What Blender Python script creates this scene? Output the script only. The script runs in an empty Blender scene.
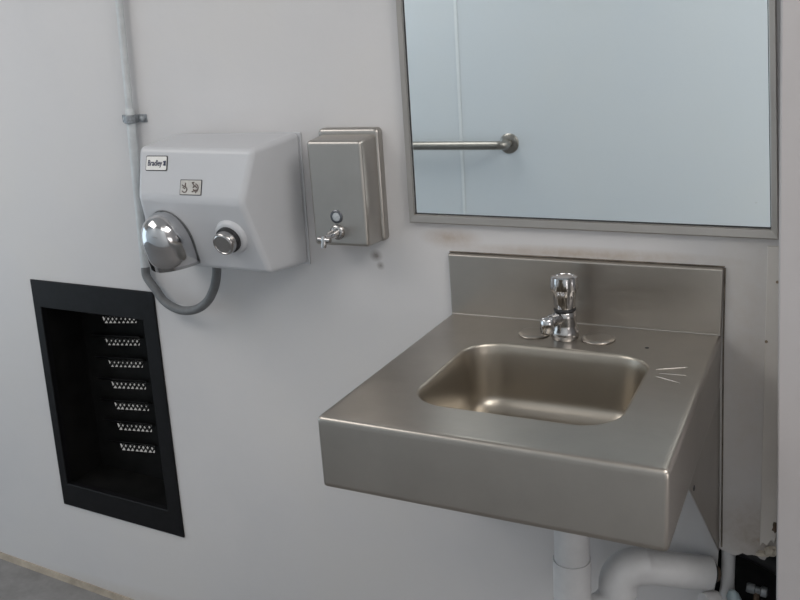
import bpy, bmesh, math, random
from mathutils import Vector, Matrix
random.seed(4)
PI = math.pi
S = bpy.context.scene
C = S.collection

# ------------------------------------------------------------------ helpers
def V(*a): return Vector(a)

def node_mat(name):
    m = bpy.data.materials.new(name); m.use_nodes = True
    nt = m.node_tree
    return m, nt, nt.nodes['Principled BSDF']

def N(nt, t, **kw):
    n = nt.nodes.new(t)
    for k, v in kw.items(): setattr(n, k, v)
    return n

def noise(nt, scale=(1, 1, 1), detail=4, rough=.55, nscale=1.0, loc=(0, 0, 0)):
    tc = N(nt, 'ShaderNodeTexCoord'); mp = N(nt, 'ShaderNodeMapping')
    mp.inputs['Scale'].default_value = scale; mp.inputs['Location'].default_value = loc
    nz = N(nt, 'ShaderNodeTexNoise')
    nz.inputs['Scale'].default_value = nscale; nz.inputs['Detail'].default_value = detail
    nz.inputs['Roughness'].default_value = rough
    nt.links.new(tc.outputs['Object'], mp.inputs['Vector']); nt.links.new(mp.outputs['Vector'], nz.inputs['Vector'])
    return nz

def ramp(nt, src, stops):
    r = N(nt, 'ShaderNodeValToRGB')
    els = r.color_ramp.elements
    els[0].position, els[0].color = stops[0][0], (*stops[0][1], 1)
    els[1].position, els[1].color = stops[-1][0], (*stops[-1][1], 1)
    for p, c in stops[1:-1]:
        e = els.new(p); e.color = (*c, 1)
    nt.links.new(src, r.inputs['Fac'])
    return r

def bump(nt, src, b, strength=.1, dist=.002):
    bp = N(nt, 'ShaderNodeBump'); bp.inputs['Strength'].default_value = strength
    bp.inputs['Distance'].default_value = dist
    nt.links.new(src, bp.inputs['Height']); nt.links.new(bp.outputs['Normal'], b.inputs['Normal'])

def plain(name, col, rough=.5, metal=0, var=.08, vs=30, bmp=0, spec=.5):
    m, nt, b = node_mat(name)
    nz = noise(nt, nscale=vs)
    lo = tuple(c * (1 - var) for c in col); hi = tuple(min(1, c * (1 + var)) for c in col)
    r = ramp(nt, nz.outputs['Fac'], [(.3, lo), (.7, hi)])
    nt.links.new(r.outputs['Color'], b.inputs['Base Color'])
    b.inputs['Roughness'].default_value = rough; b.inputs['Metallic'].default_value = metal
    b.inputs['Specular IOR Level'].default_value = spec
    if bmp: bump(nt, nz.outputs['Fac'], b, bmp)
    return m

def steel(name, col, rough, scale=(2, 60, 60), rvar=.08, smear=.12, bstr=.03):
    """brushed stainless: grain stretched along one axis"""
    m, nt, b = node_mat(name)
    g = noise(nt, scale=scale, nscale=6, detail=3)
    s = noise(nt, nscale=7, detail=5, rough=.6)
    r = ramp(nt, s.outputs['Fac'], [(.3, tuple(c * (1 - smear) for c in col)), (.7, tuple(c * (1 + smear) for c in col))])
    nt.links.new(r.outputs['Color'], b.inputs['Base Color'])
    b.inputs['Metallic'].default_value = 1
    mr = N(nt, 'ShaderNodeMapRange')
    mr.inputs['To Min'].default_value = rough - rvar; mr.inputs['To Max'].default_value = rough + rvar
    nt.links.new(g.outputs['Fac'], mr.inputs['Value']); nt.links.new(mr.outputs['Result'], b.inputs['Roughness'])
    if bstr: bump(nt, g.outputs['Fac'], b, bstr, .001)
    return m

def obj(name, bm, mat, parent=None, smooth=False, bevel=0, seg=3, angle=30, kind=None):
    """link a bmesh (in world coordinates) as one mesh object, below its thing if given"""
    if parent is not None:
        o_loc = world_loc(parent)
        bmesh.ops.translate(bm, verts=bm.verts, vec=-o_loc)
    bmesh.ops.recalc_face_normals(bm, faces=bm.faces)
    me = bpy.data.meshes.new(name); bm.to_mesh(me); bm.free()
    if smooth:
        for p in me.polygons: p.use_smooth = True
        try: me.set_sharp_from_angle(angle=math.radians(50))
        except Exception: pass
    me.materials.append(mat)
    o = bpy.data.objects.new(name, me); C.objects.link(o)
    if parent is not None: o.parent = parent
    if bevel:
        md = o.modifiers.new('Bevel', 'BEVEL'); md.width = bevel; md.segments = seg
        md.limit_method = 'ANGLE'; md.angle_limit = math.radians(angle); md.harden_normals = True
        for p in me.polygons: p.use_smooth = True
    if kind: o['kind'] = kind
    return o

def world_loc(o):
    l = Vector(o.location)
    while o.parent: o = o.parent; l += o.location
    return l

def recentre(o, loc):
    """put a top-level mesh's origin at loc"""
    loc = Vector(loc); o.data.transform(Matrix.Translation(-loc)); o.location = loc
    return o

def thing(name, label, cat, loc, group=None):
    o = bpy.data.objects.new(name, None); C.objects.link(o)
    o.location = loc; o.empty_display_size = .05
    return tag(o, label, cat, group)

def tag(o, label, cat, group=None):
    o['label'] = label; o['category'] = cat
    if group: o['group'] = group
    return o

def hexa(bm, p):
    """box from 8 points: 0-3 one face, 4-7 the opposite one"""
    v = [bm.verts.new(q) for q in p]
    for f in ((0, 1, 2, 3), (7, 6, 5, 4), (0, 4, 5, 1), (1, 5, 6, 2), (2, 6, 7, 3), (3, 7, 4, 0)):
        bm.faces.new([v[i] for i in f])

def box(bm, x0, x1, y0, y1, z0, z1):
    hexa(bm, [(x0, y0, z0), (x1, y0, z0), (x1, y1, z0), (x0, y1, z0), (x0, y0, z1), (x1, y0, z1), (x1, y1, z1), (x0, y1, z1)])

def B(*a):
    bm = bmesh.new(); box(bm, *a); return bm

def frame_of(t, up=None):
    t = t.normalized()
    a = up or (V(0, 0, 1) if abs(t.z) < .9 else V(1, 0, 0))
    x = t.cross(a).normalized(); y = x.cross(t).normalized()
    return x, y

def tube(bm, pts, r, n=16, cap=True):
    """round tube along a path; r a number or one radius per point"""
    pts = [Vector(p) for p in pts]; k = len(pts)
    rs = r if isinstance(r, (list, tuple)) else [r] * k
    rings = []; x = None
    for i, p in enumerate(pts):
        t = (pts[min(i + 1, k - 1)] - pts[max(i - 1, 0)]).normalized()
        if x is None: x, y = frame_of(t)
        else:
            x = (x - t * x.dot(t)).normalized(); y = x.cross(t)
        rings.append([bm.verts.new(p + (x * math.cos(2 * PI * j / n) + y * math.sin(2 * PI * j / n)) * rs[i]) for j in range(n)])
    for a, b in zip(rings, rings[1:]):
        for j in range(n): bm.faces.new((a[j], a[(j + 1) % n], b[(j + 1) % n], b[j]))
    if cap:
        bm.faces.new(rings[0][::-1]); bm.faces.new(rings[-1])

def T(pts, r, n=16, cap=True):
    bm = bmesh.new(); tube(bm, pts, r, n, cap); return bm

def lathe(o, axis, prof, n=32, cap=True, star=None):
    """profile of (radius, distance along the axis); star = (count, depth, from index) scallops some rings"""
    bm = bmesh.new(); o = Vector(o); t = Vector(axis).normalized(); x, y = frame_of(t)
    rings = []
    for i, (r, h) in enumerate(prof):
        ring = []
        for j in range(n):
            a = 2 * PI * j / n; rr = r
            if star and i in star[2]: rr = r * (1 - star[1] * (.5 + .5 * math.cos(star[0] * a)))
            ring.append(bm.verts.new(o + t * h + (x * math.cos(a) + y * math.sin(a)) * rr))
        rings.append(ring)
    for a, b in zip(rings, rings[1:]):
        for j in range(n): bm.faces.new((a[j], a[(j + 1) % n], b[(j + 1) % n], b[j]))
    if cap:
        bm.faces.new(rings[0][::-1]); bm.faces.new(rings[-1])
    return bm

def arc(c, r, a0, a1, u, v, n=10):
    c = Vector(c); u = Vector(u); v = Vector(v)
    return [c + u * (r * math.cos(a0 + (a1 - a0) * i / n)) + v * (r * math.sin(a0 + (a1 - a0) * i / n)) for i in range(n + 1)]

def spline(pts, n=8):
    pts = [Vector(p) for p in pts]; out = []
    q = [2 * pts[0] - pts[1]] + pts + [2 * pts[-1] - pts[-2]]
    for i in range(1, len(q) - 2):
        a, b, c, d = q[i - 1:i + 3]
        for k in range(n):
            t = k / n
            out.append(.5 * (2 * b + (c - a) * t + (2 * a - 5 * b + 4 * c - d) * t * t + (3 * b - a - 3 * c + d) * t ** 3))
    out.append(pts[-1]); return out

def rrect(cx, cy, hx, hy, r, n=8):
    p = []
    for (sx, sy, a) in ((1, 1, 0), (-1, 1, PI / 2), (-1, -1, PI), (1, -1, 1.5 * PI)):
        for k in range(n + 1):
            t = a + PI / 2 * k / n
            p.append((cx + sx * (hx - r) + r * math.cos(t), cy + sy * (hy - r) + r * math.sin(t)))
    return p

def loft(bm, rings, cap0=False, cap1=False):
    rr = [[bm.verts.new(p) for p in ring] for ring in rings]; n = len(rr[0])
    for a, b in zip(rr, rr[1:]):
        for j in range(n): bm.faces.new((a[j], a[(j + 1) % n], b[(j + 1) % n], b[j]))
    if cap0: bm.faces.new(rr[0][::-1])
    if cap1: bm.faces.new(rr[-1])
    return bm

def plate(outline, o, u, v, n, th):
    """flat prism: 2-D outline in the plane (o; u, v), thickness th along n"""
    bm = bmesh.new(); o = Vector(o); u = Vector(u); v = Vector(v); n = Vector(n)
    a = [bm.verts.new(o + u * x + v * y) for x, y in outline]
    b = [bm.verts.new(o + u * x + v * y + n * th) for x, y in outline]
    bm.faces.new(a[::-1]); bm.faces.new(b); k = len(a)
    for j in range(k): bm.faces.new((a[j], a[(j + 1) % k], b[(j + 1) % k], b[j]))
    return bm

def sheet_with_holes(outer, holes, fn):
    """flat sheet with holes cut in it; fn maps (a, b) to a 3-D point"""
    bm = bmesh.new(); edges = []
    for loop in [outer] + holes:
        vs = [bm.verts.new(fn(*p)) for p in loop]
        for i in range(len(vs)): edges.append(bm.edges.new((vs[i], vs[(i + 1) % len(vs)])))
    bmesh.ops.triangle_fill(bm, use_beauty=True, use_dissolve=False, edges=edges)
    return bm

def text_bm(body, size, o, u, v, n, extrude=.0004, shear=0, xscale=1.0):
    cu = bpy.data.curves.new('t', 'FONT'); cu.body = body; cu.size = size
    cu.align_x = 'CENTER'; cu.align_y = 'CENTER'; cu.extrude = extrude; cu.shear = shear; cu.offset = size * .022
    to = bpy.data.objects.new('t', cu); C.objects.link(to)
    dg = bpy.context.evaluated_depsgraph_get(); dg.update()
    me = bpy.data.meshes.new_from_object(to.evaluated_get(dg))
    bpy.data.objects.remove(to); bpy.data.curves.remove(cu)
    bm = bmesh.new(); bm.from_mesh(me); bpy.data.meshes.remove(me)
    o = Vector(o); u = Vector(u); v = Vector(v); n = Vector(n)
    for w in bm.verts: w.co = o + u * (w.co.x * xscale) + v * w.co.y + n * w.co.z
    return bm

# ------------------------------------------------------------------ materials
def wall_material(name, base, dirt, warm, grime=()):
    """old white gloss paint over plaster, with faint cloudy staining"""
    m, nt, b = node_mat(name)
    big = noise(nt, nscale=2.2, detail=5, rough=.6)
    r = ramp(nt, big.outputs['Fac'], [(.28, dirt), (.5, base), (.75, warm)])
    spots = noise(nt, nscale=26, detail=6, rough=.75, loc=(3, 1, 7))
    r2 = ramp(nt, spots.outputs['Fac'], [(.24, (.55, .5, .44)), (.31, (1, 1, 1))])
    mx = N(nt, 'ShaderNodeMix', data_type='RGBA', blend_type='MULTIPLY'); mx.inputs[0].default_value = .55
    nt.links.new(r.outputs['Color'], mx.inputs[6]); nt.links.new(r2.outputs['Color'], mx.inputs[7])
    col = mx.outputs[2]
    for (c, sc, amt, tint) in grime:                      # local rust and dirt marks where things drip or were fixed
        tc = N(nt, 'ShaderNodeTexCoord'); mp = N(nt, 'ShaderNodeMapping')
        mp.vector_type = 'POINT'
        mp.inputs['Location'].default_value = [-c[i] / sc[i] for i in range(3)]
        mp.inputs['Scale'].default_value = [1 / q for q in sc]
        g = N(nt, 'ShaderNodeTexGradient', gradient_type='SPHERICAL')
        nt.links.new(tc.outputs['Object'], mp.inputs['Vector']); nt.links.new(mp.outputs['Vector'], g.inputs['Vector'])
        nz_ = noise(nt, nscale=38, detail=5, rough=.7)
        mu = N(nt, 'ShaderNodeMath', operation='MULTIPLY'); nt.links.new(g.outputs['Fac'], mu.inputs[0]); nt.links.new(nz_.outputs['Fac'], mu.inputs[1])
        m2 = N(nt, 'ShaderNodeMath', operation='MULTIPLY', use_clamp=True); nt.links.new(mu.outputs[0], m2.inputs[0]); m2.inputs[1].default_value = amt
        mm = N(nt, 'ShaderNodeMix', data_type='RGBA', blend_type='MULTIPLY'); nt.links.new(m2.outputs[0], mm.inputs[0])
        nt.links.new(col, mm.inputs[6]); mm.inputs[7].default_value = (*tint, 1); col = mm.outputs[2]
    nt.links.new(col, b.inputs['Base Color'])
    b.inputs['Roughness'].default_value = .42
    b.inputs['Specular IOR Level'].default_value = .3
    rough = noise(nt, nscale=60, detail=4)
    bump(nt, rough.outputs['Fac'], b, .10, .004)
    return m

M_wall = wall_material('painted_plaster', (.60, .59, .595), (.57, .565, .575), (.615, .60, .59), grime=(
    ((.00, 0, .148), (.07, .1, .022), 1.3, (.62, .48, .36)), ((.25, 0, .128), (.30, .1, .016), 1.4, (.62, .50, .38)),
    ((-.163, 0, .105), (.016, .1, .014), 2.2, (.45, .42, .40)), ((-.155, 0, .085), (.010, .1, .010), 2.0, (.45, .42, .40)),
    ((.54, 0, -.05), (.09, .2, .34), .9, (.82, .74, .62)), ((.57, 0, -.38), (.10, .2, .10), 1.5, (.55, .47, .38)),
    ((-1.0, 0, -.90), (1.2, .2, .06), .9, (.75, .66, .52))))
M_opp = wall_material('painted_panel', (.76, .81, .85), (.745, .80, .85), (.775, .815, .84))
M_side = plain('painted_partition', (.45, .43, .435), .5, 0, .02, 6, .03)
M_ceil = plain('ceiling_paint', (.7, .7, .7), .7, 0, .03, 8)
M_batten = plain('batten_paint', (.62, .59, .555), .5, 0, .05, 9, .05)
M_sink = steel('brushed_stainless', (.43, .40, .365), .33, scale=(2, 70, 70), smear=.07)
M_sinkv = steel('brushed_stainless_basin', (.42, .385, .335), .34, scale=(2, 14, 14), smear=.03, rvar=.03, bstr=.0)
M_disp = steel('dispenser_stainless', (.43, .41, .385), .36, scale=(70, 70, 2), smear=.06)
M_frame = steel('mirror_frame_stainless', (.43, .405, .38), .36, scale=(40, 40, 40), smear=.05)
M_chrome = plain('chrome', (.58, .58, .59), .12, 1, .02, 20)
M_chrome2 = plain('worn_chrome', (.45, .44, .435), .2, 1, .12, 60)
M_dryer = plain('white_enamel', (.515, .525, .55), .34, 0, .015, 12)
M_black = plain('black_paint', (.005, .005, .006), .5, 0, .35, 50, .1, .22)
M_duct = plain('black_duct', (.007, .007, .007), .6, 0, .5, 18, 0, .15)  # near-black inside of the vent
M_hose = plain('grey_rubber', (.14, .145, .15), .55, 0, .1, 80)
M_cond = plain('painted_conduit', (.52, .545, .56), .45, 0, .1, 40, .1)
M_clamp = plain('galvanised_clamp', (.26, .28, .30), .5, .4, .35, 90)
M_pvc = plain('white_pipe', (.58, .58, .59), .4, 0, .06, 25)
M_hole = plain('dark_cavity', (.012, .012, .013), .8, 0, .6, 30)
M_rust = plain('brown_fitting', (.12, .085, .06), .6, .3, .3, 60)
M_blue = plain('pale_blue_plastic', (.42, .52, .56), .45, 0, .08, 40)
M_label = plain('label_white', (.75, .74, .72), .4, 0, .03, 50)
M_lab2 = plain('label_grey', (.55, .53, .50), .35, .3, .1, 80)
M_ink = plain('ink_navy', (.02, .025, .06), .5, 0, .1, 50)
M_ink2 = plain('ink_brown', (.10, .075, .065), .5, 0, .2, 80)
M_dark = plain('dark_rubber', (.02, .02, .022), .5, 0, .2, 60)
M_ring = plain('ring_metal', (.16, .165, .18), .3, 1, .1, 60)
M_joint = plain('joint_strip', (.86, .90, .92), .4, 0, .02, 40)
M_seal = plain('old_sealant', (.14, .115, .09), .8, 0, .5, 40)
M_lens = plain('sight_lens', (.42, .45, .48), .12, 0, .05, 40)
M_screw = plain('rusty_screw', (.22, .17, .12), .6, .3, .3, 200)
M_chip = plain('broken_plaster', (.50, .45, .38), .9, 0, .25, 60, .6)
M_bar = steel('grab_bar_stainless', (.36, .34, .31), .3, scale=(2, 60, 60), smear=.04)
M_mesh = plain('mesh_wire', (.02, .02, .02), .5, .2, .3, 60)

m, nt, b = node_mat('mirror_glass')                       # silvered glass, faintly green
nz = noise(nt, nscale=3)
r = ramp(nt, nz.outputs['Fac'], [(.3, (.82, .88, .90)), (.7, (.84, .895, .91))])
nt.links.new(r.outputs['Color'], b.inputs['Base Color'])
b.inputs['Metallic'].default_value = 1; b.inputs['Roughness'].default_value = .015
M_mirror = m

m, nt, b = node_mat('concrete_floor')
nz = noise(nt, nscale=14, detail=8, rough=.7)
r = ramp(nt, nz.outputs['Fac'], [(.3, (.17, .165, .163)), (.7, (.25, .243, .24))])
nt.links.new(r.outputs['Color'], b.inputs['Base Color']); b.inputs['Roughness'].default_value = .75
bump(nt, nz.outputs['Fac'], b, .3, .004)
M_floor = m
M_base = plain('bare_render_strip', (.36, .31, .25), .8, 0, .25, 20, .3)

# ------------------------------------------------------------------ the room
XL, XR, YO, ZF, ZC = -3.2, 1.7, -1.95, -.88, 1.62

def floor_z(x):                                           # the floor falls away gently to the right, towards a drain
    return ZF - .08 * (x + 1.25)

vent_q = [(-1.1397, -.0037), (-.7497, -.0107), (-.7662, -.653), (-1.1688, -.6321)]   # TL TR BR BL on the wall
def inset(q, l, r_, t, b_):
    TL, TR, BR, BL = [Vector(p) for p in q]
    def bil(s, tt): return (TL * (1 - s) + TR * s) * (1 - tt) + (BL * (1 - s) + BR * s) * tt
    return [bil(l, t), bil(1 - r_, t), bil(1 - r_, 1 - b_), bil(l, 1 - b_)]
vent_hole = inset(vent_q, .03, .03, .02, .02)
hole = [(.504, -.414), (.512, -.419), (.5325, -.4245), (.539, -.421), (.545, -.4165), (.553, -.419), (.562, -.4165), (.570, -.4172),
        (.576, -.422), (.583, -.423), (.588, -.412), (.594, -.404), (.602, -.40), (.635, -.41), (.64, -.62), (.50, -.62), (.496, -.53), (.502, -.48)]
zl, zr = floor_z(XL) - .05, floor_z(XR) - .05
o = obj('wall_back', sheet_with_holes([(XL, zl), (XR, zr), (XR, ZC), (XL, ZC)],
        [[tuple(p) for p in vent_hole], hole], lambda x, z: (x, 0, z)), M_wall, kind='structure')

bm = bmesh.new()
hexa(bm, [(XL, YO, floor_z(XL) - .08), (XR, YO, floor_z(XR) - .08), (XR, .02, floor_z(XR) - .08), (XL, .02, floor_z(XL) - .08),
          (XL, YO, floor_z(XL)), (XR, YO, floor_z(XR)), (XR, .02, floor_z(XR)), (XL, .02, floor_z(XL))])
obj('floor', bm, M_floor, kind='structure')
bm = bmesh.new()                                          # bare strip where the paint stops short of the floor
hexa(bm, [(XL, -.012, floor_z(XL) - .01), (.6, -.012, floor_z(.6) - .01), (.6, 0, floor_z(.6) - .01), (XL, 0, floor_z(XL) - .01),
          (XL, -.004, floor_z(XL) + .016), (.6, -.004, floor_z(.6) + .016), (.6, 0, floor_z(.6) + .016), (XL, 0, floor_z(XL) + .016)])
obj('baseboard_back', bm, M_base, kind='structure')
obj('ceiling', B(XL, XR, YO, .02, ZC, ZC + .05), M_ceil, kind='structure')
obj('wall_opposite', B(XL, XR, YO - .06, YO, floor_z(XR) - .05, ZC), M_opp, kind='structure')
obj('wall_end', B(XR, XR + .06, YO, .02, floor_z(XR) - .05, ZC), M_side, kind='structure')
# short partition beside the mirror; its free end faces the viewer and its edge is slightly out of plumb
def px_at(z): return .6002 - .0418 * z
bm = bmesh.new(); z0, z1 = floor_z(.7) - .02, ZC
hexa(bm, [(px_at(z0), -.2, z0), (.78, -.2, z0), (.78, 0, z0), (px_at(z0), 0, z0), (px_at(z1), -.2, z1), (.78, -.2, z1), (.78, 0, z1), (px_at(z1), 0, z1)])
obj('wall_right', bm, M_side, kind='structure', bevel=.004, seg=2)
# flat batten on the wall in the corner, its foot broken away
bm = bmesh.new()
ol = [(.5616, .158), (.588, .158), (.600, -.37), (.597, -.385), (.592, -.379), (.586, -.392), (.579, -.386), (.5735, -.395)]
bm = plate(ol, (0, -.004, 0), (1, 0, 0), (0, 0, 1), (0, 1, 0), .0045)
obj('trim_corner', bm, M_batten, kind='structure', bevel=.0015, seg=2)
# joint of the panels on the opposite wall
obj('trim_opposite', B(-.785, -.771, YO, YO + .003, floor_z(-.78), ZC), M_joint, kind='structure', bevel=.002, seg=2)
# the cavity behind the broken plaster
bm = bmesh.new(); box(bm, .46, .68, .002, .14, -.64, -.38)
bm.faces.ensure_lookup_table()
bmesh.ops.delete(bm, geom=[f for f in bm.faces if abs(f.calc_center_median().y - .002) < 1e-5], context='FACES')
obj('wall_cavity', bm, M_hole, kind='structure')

# ------------------------------------------------------------------ wash basin
W, D, H = .50, .5186, .1128
sink = thing('wash_basin', 'wall-hung brushed stainless steel sink with rectangular bowl, below the mirror', 'sink', (.25, -.015, 0))
XS0, XS1 = -.003, .4965
cx, cy = (XS0 + XS1) / 2, -D / 2 - .003
hx, hy = (XS1 - XS0) / 2, (D - .006) / 2
bcx, bcy, bhx, bhy, br = .2530, -.2840, .1570, .1420, .062
n = 10
def ring(cx, cy, hx, hy, r, z): return [(x, y, z) for x, y in rrect(cx, cy, hx, hy, r, n)]
bm = bmesh.new()
loft(bm, [ring(bcx, bcy, bhx + .002, bhy + .002, br + .002, 0), ring(bcx, bcy, bhx + .006, bhy + .006, br + .006, 0),
          ring(cx, cy, hx - .012, hy - .012, .004, 0), ring(cx, cy, hx - .006, hy - .006, .004, 0), ring(cx, cy, hx - .003, hy - .003, .006, -.0008), ring(cx, cy, hx - .0008, hy - .0008, .007, -.003),
          ring(cx, cy, hx, hy, .007, -.006), ring(cx, cy, hx, hy, .007, -.012), ring(cx, cy, hx, hy, .007, -H + .008), ring(cx, cy, hx, hy, .007, -H + .002), ring(cx, cy, hx - .0015, hy - .0015, .006, -H), ring(cx, cy, hx - .02, hy - .02, .004, -H),
          ring(cx, cy, hx - .02, hy - .02, .004, -H + .03)])
def skew(bm):                                             # the outer right corner sits a little proud
    for w in bm.verts:
        u = max(0, (w.co.x - XS0) / W); q = max(0, -w.co.y / D)
        w.co.x += .0085 * u * q; w.co.y -= .010 * u * q
skew(bm)
deck = obj('deck', bm, M_sink, sink, smooth=True)
bm = bmesh.new()                                          # pressed bowl with a rolled lip and a rounded floor
prof = [(.002, 0), (0, -.0006), (-.002, -.0025), (-.0035, -.006), (-.006, -.02), (-.010, -.05), (-.014, -.085)]
for k in range(1, 9):
    a = PI / 2 * k / 8; prof.append((-.014 - .034 * (1 - math.cos(a)), -.085 - .034 * math.sin(a)))
prof += [(-.07, -.1215), (-.10, -.1235)]
loft(bm, [ring(bcx, bcy, bhx + d, bhy + d, max(.012, br + d * (1 if d > -.02 else .7)), z) for d, z in prof], cap1=True)
skew(bm)
obj('bowl', bm, M_sinkv, sink, smooth=True)
obj('drain', lathe((bcx, bcy + .02, -.1236), (0, 0, 1), [(.030, 0), (.030, .0012), (.026, .002), (.020, .0005), (.006, .0003)], 32), M_chrome2, sink, smooth=True)
bm = bmesh.new()
hexa(bm, [(XS0 + .001, -.009, -.004), (XS1 - .001, -.009, -.004), (XS1 - .001, 0, -.004), (XS0 + .001, 0, -.004),
          (XS0 - .001, -.009, .1175), (XS1 - .001, -.009, .1155), (XS1 - .001, 0, .1190), (XS0 - .001, 0, .1210)])
obj('backsplash', bm, M_sink, sink, bevel=.003, seg=3)
for x in (XS0 + .004, XS1 - .0045):                       # triangular wall brackets under both ends
    bm = plate([(-.335, -.1), (-.0005, -.1), (-.0005, -.42), (-.02, -.402), (-.335, -.117)], (x - .0015, 0, 0), (0, 1, 0), (-.028, 0, 1), (1, 0, 0), .003)
    obj('wall_bracket', bm, M_sink, sink, bevel=.0008, seg=2)
obj('bracket_screw', lathe((XS1 + .001, -.281, -.150), (1, 0, 0), [(.0045, 0), (.0045, .0012), (.001, .002)], 12), M_dark, sink, smooth=True)
for x in (.1885, .3035):                                  # round blanking caps either side of the faucet
    p = obj('hole_cover', lathe((x, -.083, .0002), (0, 0, 1), [(.0285, 0), (.0290, .0015), (.0275, .0035), (.021, .0045), (.008, .0051), (.001, .0052)], 40), M_sink, sink, smooth=True)
    p['label'] = 'round steel cap over a spare tap hole'
for a, b_ in (((.4234, -.1962), (.4674, -.1739)), ((.4309, -.2112), (.4709, -.2086)), ((.4291, -.2248), (.4676, -.2413))):
    A_, B_ = V(a[0], a[1], 0), V(b_[0], b_[1], 0); pts = [A_.lerp(B_, t) for t in (0, .08, .3, .7, .92, 1)]
    obj('soap_ridge', T(pts, [.0004, .0010, .0013, .0013, .0010, .0004], 10), M_disp, sink, smooth=True)
obj('overflow_hole', lathe((.3905, -.1033, .0001), (0, 0, 1), [(.0036, 0), (.0036, .0004), (.001, .0005)], 14), M_dark, sink)

sl = T([(XS1 + .0005, -.002, .117), (XS1 + .002, -.002, 0), (XS1 + .005, -.002, -.12), (XS1 + .0125, -.002, -.41)], .0013, 8)
p = obj('sealant', sl, M_seal, sink); p['label'] = 'dark line of old sealant along the right edge'
obj('sealant', T([(XS0, -.0015, .1215), (.2, -.0015, .1208), (XS1, -.0015, .1192)], .0010, 8), M_seal, sink)
obj('seam', T([(XS0 + .002, -.0095, .0004), (XS1 - .002, -.0095, .0004)], .0016, 10), M_disp, sink, smooth=True)

# ------------------------------------------------------------------ faucet
FX, FY = .2468, -.0895
fa = thing('faucet', 'chrome push-button faucet standing on the back ledge of the sink', 'faucet', (FX, FY, 0))
obj('body', lathe((FX, FY, .0003), (0, 0, 1), [(.0230, 0), (.0240, .003), (.0240, .011), (.0228, .016), (.0208, .020), (.0200, .026), (.0198, .040), (.0192, .047), (.0165, .0505), (.012, .051)], 40), M_chrome2, fa, smooth=True)
sp = spline([(FX - .003, FY - .004, .0365), (FX - .008, FY - .016, .0395), (FX - .015, FY - .028, .0390), (FX - .0185, FY - .036, .0340)], 6)
obj('spout', T(sp, [.0115] * 6 + [.0115] * 6 + [.0120] * (len(sp) - 12), 20), M_chrome2, fa, smooth=True)
obj('spout_tip', lathe((FX - .0190, FY - .0370, .0440), (-.05, -.08, -1), [(.006, -.004), (.0112, -.002), (.0132, .001), (.0132, .018), (.0120, .019), (.0120, .0245), (.009, .0255)], 8), M_chrome, fa, smooth=True)
obj('collar', lathe((FX, FY, .0505), (0, 0, 1), [(.0182, 0), (.0190, .0008), (.0190, .0040), (.0182, .0048)], 32), M_dark, fa, smooth=True)
obj('push_button', lathe((FX, FY, .0552), (0, 0, 1), [(.0172, 0), (.0180, .002), (.0187, .010), (.0202, .022), (.0212, .0310), (.0236, .0330), (.0242, .0350), (.0236, .0520), (.0222, .0558), (.0170, .0570), (.0165, .0560), (.002, .0562)], 48,
    star=(8, .10, (2, 3, 4, 5, 6, 7))), M_chrome, fa, smooth=True)

# ------------------------------------------------------------------ mirror
mi = thing('wall_mirror', 'large rectangular mirror in a stainless frame above the sink', 'mirror', (.25, 0, .17))
mq = [(-.0790, .1776), (.5785, .1712), (.5515, .63), (-.0790, .63)]    # outer corners BL BR TR TL
def qin(q, d):                                            # the sides of the frame are narrower than top and bottom
    q = [Vector(p) for p in q]; out = []
    for i in range(4):
        p, a, c = q[i], q[i - 1], q[(i + 1) % 4]
        e1 = (a - p).normalized(); e2 = (c - p).normalized(); s = abs(e1.x * e2.y - e1.y * e2.x)
        w_ = p + (e1 + e2) * (d / s); w_.x += math.copysign(d * .30, w_.x - .25); out.append(w_)
    return out
def lev(q, y): return [(p[0], y, p[1]) for p in q]
fm = bmesh.new()
loft(fm, [lev(mq, -.0005), lev(mq, -.011), lev(qin(mq, .002), -.013), lev(qin(mq, .0145), -.0115), lev(qin(mq, .0160), -.0100), lev(qin(mq, .0162), -.0045)])
obj('mirror_frame', fm, M_frame, mi)
gm = bmesh.new(); loft(gm, [lev(qin(mq, .014), -.001), lev(qin(mq, .014), -.0045)], True, True)
obj('glass', gm, M_mirror, mi)
sm = bmesh.new(); loft(sm, [lev(qin(mq, .0155), -.0046), lev(qin(mq, .0155), -.0062), lev(qin(mq, .0182), -.0052), lev(qin(mq, .0182), -.0046)])
obj('edge_seal', sm, M_dark, mi)

# ------------------------------------------------------------------ hand dryer
dr = thing('hand_dryer', 'white wall-mounted push-button hand dryer with a chrome nozzle', 'hand dryer', (-.48, 0, .08))
bm = bmesh.new()
k = {}
for nm, p in dict(TLb=(-.618, -.001, .352), TRb=(-.3130, -.001, .3505), BLb=(-.646, -.001, .082), BRb=(-.3190, -.001, .0815),
                  TLf=(-.6165, -.13, .3400), TRf=(-.3375, -.13, .3350), MLf=(-.6095, -.16, .2450), MRf=(-.3585, -.16, .2375),
                  BLf=(-.6260, -.12, .0960), BRf=(-.3345, -.12, .0885)).items(): k[nm] = bm.verts.new(p)
for f in ('TLf TRf MRf MLf', 'MLf MRf BRf BLf', 'TLb TRb TRf TLf', 'BLb BLf BRf BRb', 'TRb BRb BRf MRf TRf', 'TLb TLf MLf BLf BLb', 'TLb BLb BRb TRb'):
    bm.faces.new([k[w] for w in f.split()])
obj('housing', bm, M_dryer, dr, bevel=.011, seg=4, angle=12)
bm = bmesh.new(); hexa(bm, [(-.636, -.004, .080), (-.3165, -.004, .079), (-.3165, -.0003, .079), (-.636, -.0003, .080),
                            (-.612, -.004, .350), (-.3110, -.004, .3505), (-.3110, -.0003, .3505), (-.612, -.0003, .350)])
obj('back_plate', bm, M_dryer, dr, bevel=.002, seg=2)
def on_low(x, z): return V(x, -.16 + (.2375 - z) / .142 * .04, z)          # points on the lower front face
def on_up(x, z): return V(x, -.16 + (z - .2375) / .097 * .03, z)           # ... and on the upper one
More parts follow.
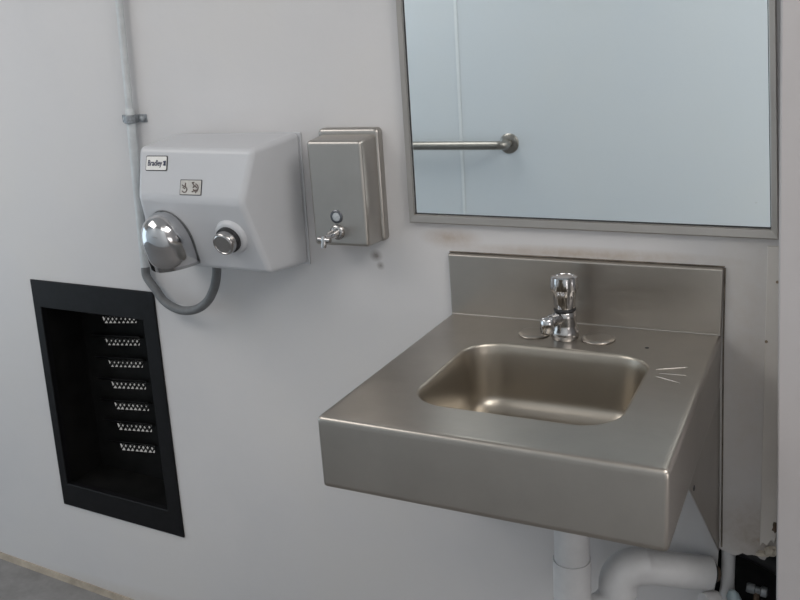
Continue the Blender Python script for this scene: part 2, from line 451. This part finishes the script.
n_low = V(0, -.963, -.271); u_low = V(0, -.271, .963)
n_up = V(0, -.956, .296); u_up = V(0, .296, .956)
bc = on_low(-.404, .166)
p = obj('button_boss', lathe(bc - n_low * .004, n_low, [(.0375, 0), (.0365, .006), (.0340, .010), (.030, .0125), (.023, .0135)], 40), M_dryer, dr, smooth=True)
obj('button_gasket', lathe(bc + n_low * .010, n_low, [(.0268, 0), (.0268, .006), (.0245, .0075), (.015, .0075)], 36), M_dark, dr, smooth=True)
p = obj('push_button', lathe(bc + n_low * .014, n_low, [(.0232, 0), (.0235, .015), (.0222, .0185), (.0190, .020), (.0180, .0188), (.004, .0195)], 36), M_chrome2, dr, smooth=True)
p['label'] = 'round chrome push button'
# nozzle: a half dome over a half round skirt, open underneath
def hood(grow, zb):
    xc, zc = -.5545, .150; rx, ry, rz = .0520 + grow, .067 + grow, .066 + grow
    bm = bmesh.new(); rings = []
    lv = [(zb, 1.0), (.125, 1.0), (zc, 1.0)] + [(zc + rz * math.sin(a), math.cos(a)) for a in [PI / 2 * i / 10 for i in range(1, 10)]] + [(zc + rz * .9995, .04)]
    for z, s in lv:
        y0 = on_low(0, z).y + .004; r_ = []
        drop = .0 if z > zb else 1
        for i in range(21):
            a = PI * i / 20
            ca, sa = math.cos(a), math.sin(a)
            pw = 2 / 2.35; ca = math.copysign(abs(ca) ** pw, ca); sa = sa ** pw if sa > 0 else 0
            yy = y0 - (ry + .004) * (s ** .8) * sa
            zz = z
            if drop: zz = z - .004 + .018 * (1 - math.sin(a)) * 0 + .006 * abs(math.cos(a))
            r_.append(bm.verts.new((xc - rx * s * ca, yy, zz)))
        rings.append(r_)
    for a, c in zip(rings, rings[1:]):
        for j in range(20): bm.faces.new((a[j], a[j + 1], c[j + 1], c[j]))
    return bm
nz_o = obj('nozzle', hood(0, .101), M_chrome, dr, smooth=True)
md = nz_o.modifiers.new('Solidify', 'SOLIDIFY'); md.thickness = .003; md.offset = -1
ol = [(-.0545, -.04)] + [(-.0545 * math.cos(PI * i / 20), .0 + .068 * math.sin(PI * i / 20)) for i in range(21)] + [(.0545, -.046), (-.0545, -.046)]
obj('nozzle_gasket', plate(ol, on_low(-.556, .152), (1, 0, 0), u_low, n_low, .002), M_hose, dr)
# maker's plate and instruction plate on the upper front
pc = on_up(-.5662, .3085)
pl = obj('name_plate', plate(rrect(0, 0, .0272, .0152, .003, 4), pc, (1, 0, 0), u_up, n_up, .0022), M_dark, dr)
obj('plate_face', plate(rrect(-.0004, 0, .0254, .0134, .002, 4), pc + n_up * .0022, (1, 0, 0), u_up, n_up, .0005), M_label, pl)
obj('lettering', text_bm('Bradley', .0158, pc + n_up * .0028 + V(-.0042, 0, 0), (1, 0, 0), u_up, n_up, .0003, .1, .76), M_ink, pl)
obj('emblem', plate([(-.003, -.0042), (.0042, -.0052), (.0042, .0052), (-.003, .0042), (-.0006, 0)], pc + n_up * .0027 + V(.0195, 0, 0), (1, 0, 0), u_up, n_up, .0005), M_ink, pl)
pc = on_up(-.4780, .2640)
pl = obj('instruction_plate', plate(rrect(0, 0, .0262, .0152, .0015, 3), pc, (1, 0, 0), u_up, n_up, .0018), M_dark, dr)
obj('plate_face', plate(rrect(0, 0, .0248, .0138, .001, 3), pc + n_up * .0018, (1, 0, 0), u_up, n_up, .0005), M_lab2, pl)
def glyph(lines, r=.0011):
    bm = bmesh.new()
    for ln in lines:
        pts = spline([pc + V(x, 0, 0) + u_up * y + n_up * .0026 for x, y in ln], 5)
        tube(bm, pts, r, 8)
    return bm
obj('pictogram', glyph([[(-.0205, .0045), (-.016, .0020), (-.0125, .0015)], [(-.0125, .009), (-.0125, .0015), (-.0085, -.003), (-.0105, -.0085), (-.0160, -.0095), (-.0200, -.0070)],
                        [(-.0185, -.0005), (-.0130, -.0025)]]), M_ink2, pl)
obj('pictogram', glyph([[(.0035, .0095), (.007, .006), (.0095, .0015)], [(.006, -.0005), (.011, .0035), (.0150, -.001)], [(.0045, -.0085), (.0095, -.006), (.0165, -.0045)],
                        [(.012, .0070), (.017, .004), (.0185, -.0015), (.0155, -.0085)], [(.0060, .0095), (.0085, .0100)], [(.0070, -.0035), (.0120, -.0075), (.0140, -.0110)]]), M_ink2, pl)

# ------------------------------------------------------------------ conduit and loop of hose
def con(z): return V(-.7428 + .0635 * (z - .2), -.014, z)
co = thing('wall_conduit', 'thin painted electrical conduit running up the wall left of the hand dryer', 'conduit', tuple(con(.05)))
obj('pipe', T([con(z) for z in (.06, .3, .4, ZC)], .0078, 16), M_cond, co, smooth=True)
obj('sleeve', T([con(z) for z in (.05, .055, .39, .405, .406)], [.0095, .0098, .0098, .0092, .0080], 16), M_cond, co, smooth=True)
cc = con(.383)
bm = bmesh.new()
ol = [(-.034, -.007)] + [(-.014, -.007)] + [(-.0135 * math.cos(PI * i / 12), .0135 * math.sin(PI * i / 12) + .006) for i in range(13)] + [(.014, -.007), (.034, -.007), (.034, -.010), (-.034, -.010)]
bm = plate([(x, y + .0095) for x, y in ol], cc + V(0, .014, -.0075), (1, 0, .0), (0, -1, 0), (0, 0, 1), .017)
obj('saddle_clamp', bm, M_clamp, co, bevel=.001, seg=2)
obj('clamp_screw', lathe(cc + V(.024, .0125, .001), (0, -1, 0), [(.0075, 0), (.0075, .004), (.005, .007), (.001, .008)], 14), M_clamp, co, smooth=True)
obj('clamp_screw', lathe(cc + V(-.024, .0125, .001), (0, -1, 0), [(.006, 0), (.006, .003), (.004, .005), (.001, .006)], 14), M_cond, co, smooth=True)
hs = spline([con(.052) + V(.0005, 0, 0), con(.03) + V(.004, -.002, 0), (-.724, -.022, .004), (-.696, -.028, -.022), (-.6500, -.034, -.0360), (-.602, -.040, -.029), (-.562, -.046, -.006), (-.535, -.050, .028), (-.522, -.052, .062), (-.519, -.053, .0825)], 8)
rr = [.0098 * (1 + .035 * (i % 2)) for i in range(len(hs))]
h_o = obj('flexible_hose', T(hs, .0098, 16), M_hose, smooth=True)
recentre(h_o, (-.645, -.034, -.05))
tag(h_o, 'grey flexible hose hanging in a loop under the hand dryer', 'hose')

# ------------------------------------------------------------------ soap dispenser
so = thing('soap_dispenser', 'stainless steel wall soap dispenser between the hand dryer and the mirror', 'soap dispenser', (-.197, 0, .14))
bm = bmesh.new()
def yring(x0, x1, z0, z1, r, y): return [(x, y, z) for x, z in rrect((x0 + x1) / 2, (z0 + z1) / 2, (x1 - x0) / 2, (z1 - z0) / 2, r, 6)]
loft(bm, [yring(-.263, -.1305, .1385, .3585, .010, -.0005), yring(-.263, -.1305, .1385, .3585, .010, -.012), yring(-.2615, -.132, .140, .357, .009, -.0155),
          yring(-.258, -.1355, .143, .3535, .007, -.0175), yring(-.255, -.139, .146, .350, .006, -.0175)], True, True)
obj('back_flange', bm, M_disp, so, smooth=True)
bm = bmesh.new()
loft(bm, [yring(-.2565, -.1365, .1395, .3465, .006, -.017), yring(-.2555, -.1365, .1405, .3430, .007, -.068), yring(-.2542, -.1377, .1420, .3415, .0065, -.073), yring(-.2515, -.1405, .1450, .3385, .004, -.0755), yring(-.248, -.144, .1485, .335, .003, -.0757)], True, True)
obj('tank', bm, M_disp, so, smooth=True)
lc = V(-.2015, -.0757, .1985)
obj('sight_ring', lathe(lc, (0, -1, 0), [(.0132, -.001), (.0132, .0012), (.0115, .0026), (.0092, .0026), (.0085, .001)], 32), M_ring, so, smooth=True)
obj('sight_lens', lathe(lc, (0, -1, 0), [(.0088, 0), (.0085, .0018), (.005, .0030), (.001, .0034)], 28), M_lens, so, smooth=True)
vc = V(-.2015, -.0757, .1690); vd = V(-.10, -1, -.14).normalized()
va = obj('valve', lathe(vc, (0, -1, 0), [(.0150, -.001), (.0150, .003), (.0135, .006), (.009, .0075)], 28), M_chrome2, so, smooth=True)
obj('valve_stem', lathe(vc + V(0, -.003, 0), vd, [(.0088, 0), (.0082, .026), (.0064, .029), (.0064, .046), (.004, .048)], 20), M_chrome, va, smooth=True)
tip = vc + V(0, -.003, 0) + vd * .043
obj('spout', T([tip + V(0, 0, .008), tip, tip + V(0, -.002, -.0075), tip + V(-.0005, -.003, -.014)], [.0042, .0060, .0060, .0046], 14), M_chrome2, va, smooth=True)
obj('push_bar', T([tip + V(-.0125, .001, .0012), tip + V(.0125, .001, -.0004)], .0054, 14), M_chrome2, va, smooth=True)

# ------------------------------------------------------------------ vent recessed in the wall
ve = thing('wall_vent', 'black metal vent recessed in the wall with seven lit louvre slots', 'vent', (-.96, 0, -.65))
inn = inset(vent_q, .062, .105, .112, .105)
fm = bmesh.new()
loft(fm, [lev(vent_q, -.0003), lev(vent_q, -.0035), lev(inset(vent_q, .006, .006, .004, .004), -.0045), lev(inset(vent_q, .058, .100, .109, .102), -.0045), lev(inn, -.003), lev(inn, .012)])
obj('vent_frame', fm, M_black, ve)
DY = .125
bm = bmesh.new()
loft(bm, [lev(inset(vent_q, .055, .075, .100, .095), .003), lev(inset(vent_q, .055, .075, .100, .095), DY)])
obj('duct_liner', bm, M_duct, ve)
slots = []
for i in range(7):
    t = i / 6
    x0, x1 = -1.050 - .012 * t, -.933 - .006 * t
    za = -.1430 - .3640 * t; zb = -.1335 - .3640 * t
    hh = .0085 + .001 * t
    slots.append((x0, x1, za, zb, hh))
def wobble(s):
    x0, x1, za, zb, hh = s
    return [(x0, za + hh), (x0 + .004, za - hh), (x1 - .004, zb - hh), (x1, zb + hh)]
bk = inset(vent_q, .052, .072, .098, .093)
bm = sheet_with_holes([tuple(p) for p in bk], [wobble(s) for s in slots], lambda x, z: (x, DY, z))
obj('back_panel', bm, M_duct, ve)
for (x0, x1, za, zb, hh) in slots:
    bm = bmesh.new()
    hexa(bm, [(x0 - .035, DY - .001, za + hh + .003), (x1 + .012, DY - .001, zb + hh + .003), (x1 + .012, DY - .001, zb + hh + .0045), (x0 - .035, DY - .001, za + hh + .0045),
              (x0 - .035, DY - .016, za + hh + .013), (x1 + .012, DY - .016, zb + hh + .013), (x1 + .012, DY - .016, zb + hh + .0145), (x0 - .035, DY - .016, za + hh + .0145)])
    lo = obj('louvre', bm, M_black, ve)
    bm = bmesh.new(); nn = 8
    for q in range(nn):                                   # expanded mesh behind the slot
        xa = x0 + (x1 - x0) * q / nn; xb = x0 + (x1 - x0) * (q + 1) / nn; zm = (za + zb) / 2 + (zb - za) * ((q + .5) / nn - .5)
        tube(bm, [(xa, DY + .003, zm - hh), (xb, DY + .003, zm + hh)], random.uniform(.0022, .0038), 5)
        tube(bm, [(xa, DY + .005, zm + hh), (xb, DY + .005, zm - hh)], random.uniform(.0020, .0036), 5)
    obj('mesh', bm, M_mesh, lo)

# ------------------------------------------------------------------ drain pipework under the sink
tr = thing('drain_trap', 'white insulated drain trap and outlet pipe beneath the sink', 'pipe', (.31, -.14, -.56))
A1, A2 = V(.277, -.17, 0), V(.346, -.115, 0)
mid = (A1 + A2) / 2; du = (A2 - A1); R_ = du.length / 2; du.normalize()
zt = -.462
obj('tail_pipe', T([A1 + V(0, 0, z) for z in (-.124, -.20, -.395, -.40)], [.031, .031, .031, .029], 28), M_pvc, tr, smooth=True)
ub = [A1 + V(0, 0, -.385)] + arc(mid + V(0, 0, zt), R_, PI, 2 * PI, du, V(0, 0, 1), 16) + [A2 + V(0, 0, zt + .012)]
obj('trap_bend', T(ub, .0335, 28), M_pvc, tr, smooth=True)
E1 = V(.4900, -.024, -.4560)
e0 = A2 + V(0, 0, -.4200)
hd = (E1 - e0); hd.z = 0; hd.normalize()
el = [A2 + V(0, 0, -.475), A2 + V(0, 0, -.455)] + arc(A2 + V(0, 0, -.4550) + hd * .032, .032, PI, PI / 2, hd, V(0, 0, 1), 10) + [A2 + V(0, 0, -.423) + hd * .050]
obj('elbow', T(el, [.0345] * len(el), 28), M_pvc, tr, smooth=True)
P0 = A2 + V(0, 0, -.424) + hd * .042
pe = E1
obj('outlet_pipe', T([P0, P0.lerp(pe, .5), pe], .0315, 28), M_pvc, tr, smooth=True)
dd = (pe - P0).normalized()
obj('end_ring', T([pe - dd * .001, pe + dd * .007], .024, 24), M_dark, tr, smooth=True)
obj('pipe_stub', T([pe + dd * .004, pe + dd * .018], .014, 20), M_rust, tr, smooth=True)
obj('lower_coupling', T([(.490, -.06, -.4990), (.507, -.044, -.4990), (.512, -.04, -.499)], [.021, .021, .018], 20), M_pvc, tr, smooth=True)

sv = thing('supply_pipe', 'narrow white supply pipe with a pale blue handle beside the broken hole in the wall', 'pipe', (.532, .02, -.55))
obj('riser', T([(.519, .016, -.36), (.5195, .016, -.44), (.5200, .016, -.497), (.5205, .012, -.512), (.5210, .012, -.56)], [.0125, .0125, .0125, .0145, .0145], 20), M_pvc, sv, smooth=True)
obj('valve_handle', T([(.5305, -.014, -.4885), (.5325, -.016, -.497), (.540, -.018, -.513), (.547, -.02, -.53)], [.005, .0115, .0125, .010], 16), M_blue, sv, smooth=True)
sv2 = thing('angle_valve', 'small grey metal valve inside the broken hole in the wall', 'valve', (.56, .03, -.52))
obj('body', lathe((.552, .03, -.505), (1, 0, -.1), [(.008, 0), (.0095, .003), (.0095, .014), (.007, .016), (.007, .024), (.010, .026), (.010, .036), (.006, .038)], 16), M_clamp, sv2, smooth=True)
obj('inlet', T([(.570, .03, -.507), (.571, .03, -.56)], .006, 12), M_rust, sv2, smooth=True)
bm = T([(.505, .07, -.43), (.56, .075, -.452), (.64, .08, -.49)], .022, 18)
hp = obj('rubber_hose', bm, M_dark, smooth=True); recentre(hp, (.56, .075, -.47))
tag(hp, 'black rubber pipe crossing inside the broken hole in the wall', 'hose')

# crumbs of broken plaster at the foot of the batten
def lump(c, s, seed):
    random.seed(seed); bm = bmesh.new(); bmesh.ops.create_icosphere(bm, subdivisions=2, radius=1)
    for w in bm.verts:
        d = 1 + random.uniform(-.28, .28); w.co = Vector((c[0] + w.co.x * s[0] * d, c[1] + w.co.y * s[1] * d, c[2] + w.co.z * s[2] * d))
    return bm
for i, (c, s, lab) in enumerate([((.5935, -.006, -.398), (.011, .007, .010), 'tan lump of broken plaster at the foot of the corner batten'),
                                 ((.578, -.004, -.4085), (.012, .006, .005), 'flat flake of plaster on the upper rim of the broken hole')]):
    q = obj('plaster_chunk', lump(c, s, i), M_chip); recentre(q, c); tag(q, lab, 'plaster', 'plaster crumbs at the hole')
random.seed(9)
mo = obj('mould_patch', lump((.5975, -.004, -.352), (.005, .003, .011), 5), M_rust); recentre(mo, (.5975, -.004, -.352)); tag(mo, 'dark brown crust on the batten above the broken hole', 'stain')

for (x, z, lab) in ((.5795, .0985, 'small brown screw head high on the corner batten under the mirror'), (.5672, -.0060, 'small tan screw head on the left edge of the corner batten')):
    q = obj('screw', lathe((x, -.0042, z), (0, -1, 0), [(.0026, -.0005), (.0024, .0008), (.001, .0014)], 12), M_screw, smooth=True)
    recentre(q, (x, -.0042, z)); tag(q, lab, 'screw', 'screws in the corner batten')

# ------------------------------------------------------------------ grab bar on the opposite wall (seen in the mirror)
gz, gx = .059, -.572
gb = thing('grab_bar', 'stainless grab bar on the opposite wall, seen in the mirror', 'grab bar', (gx, YO, gz))
pts = [V(gx, YO, gz), V(gx, YO + .028, gz)] + arc((gx - .032, YO + .028, gz), .032, 0, PI / 2, (1, 0, 0), (0, 1, 0), 10) + [V(-1.40, YO + .060, gz)] + arc((-1.40, YO + .028, gz), .032, PI / 2, PI, (1, 0, 0), (0, 1, 0), 10) + [V(-1.432, YO, gz)]
obj('rail', T(pts, .0175, 24), M_bar, gb, smooth=True)
for x in (gx, -1.432):
    obj('flange', lathe((x, YO, gz), (0, 1, 0), [(.040, 0), (.040, .004), (.034, .009), (.020, .011)], 36), M_bar, gb, smooth=True)

# ------------------------------------------------------------------ light
w = bpy.data.worlds.new('World'); S.world = w; w.use_nodes = True
bg = w.node_tree.nodes['Background']; bg.inputs['Color'].default_value = (.80, .79, .77, 1); bg.inputs['Strength'].default_value = .35

def area(name, loc, target, sx, sy, power, col):
    l = bpy.data.lights.new(name, 'AREA'); l.shape = 'RECTANGLE'; l.size = sx; l.size_y = sy; l.energy = power; l.color = col
    o = bpy.data.objects.new(name, l); C.objects.link(o); o.location = loc
    o.rotation_euler = (Vector(target) - Vector(loc)).to_track_quat('-Z', 'Y').to_euler()
    return o
area('skylight', (-1.30, -1.12, 1.53), (-.95, -.75, 0), 1.4, 1.1, 18.5, (1.0, .955, .91))
area('doorway_light', (-3.1, -1.0, .0), (0, -.8, -.3), 1.7, 1.6, 14, (.70, .87, 1.0))
area('high_fill', (1.3, -1.0, 1.45), (.0, -1.8, -.2), 1.4, .9, 22, (1.0, .965, .92))  # added fill from the upper right, brightens the opposite wall; no real window
area('low_fill', (1.55, -1.15, -.15), (.2, -1.6, -.75), .9, .8, 5.5, (1.0, .95, .91))  # added low fill so the basin front reflects a brighter floor
area('warm_fill', (.75, -1.35, 1.55), (.60, -.1, .0), .7, .7, 4.2, (1.0, .93, .84))  # added warm fill, lifts the right part of the back wall; no fixture

# ------------------------------------------------------------------ camera
cam = bpy.data.cameras.new('Camera'); cam.sensor_width = 36; cam.lens = 41.504; cam.clip_start = .02
co_ = bpy.data.objects.new('Camera', cam); C.objects.link(co_)
R3 = Matrix(((.89727472, -.06939487, .43598443), (.43667761, .28466885, -.85339107), (-.06489023, .95611087, .28572934)))
co_.matrix_world = Matrix.Translation((.68529519, -1.56977934, .54155673)) @ R3.to_4x4()
S.camera = co_

S.view_settings.view_transform = 'Standard'
S.view_settings.exposure = 0
S.cycles.use_denoising = True
S.cycles.max_bounces = 10
S.cycles.sample_clamp_indirect = 3
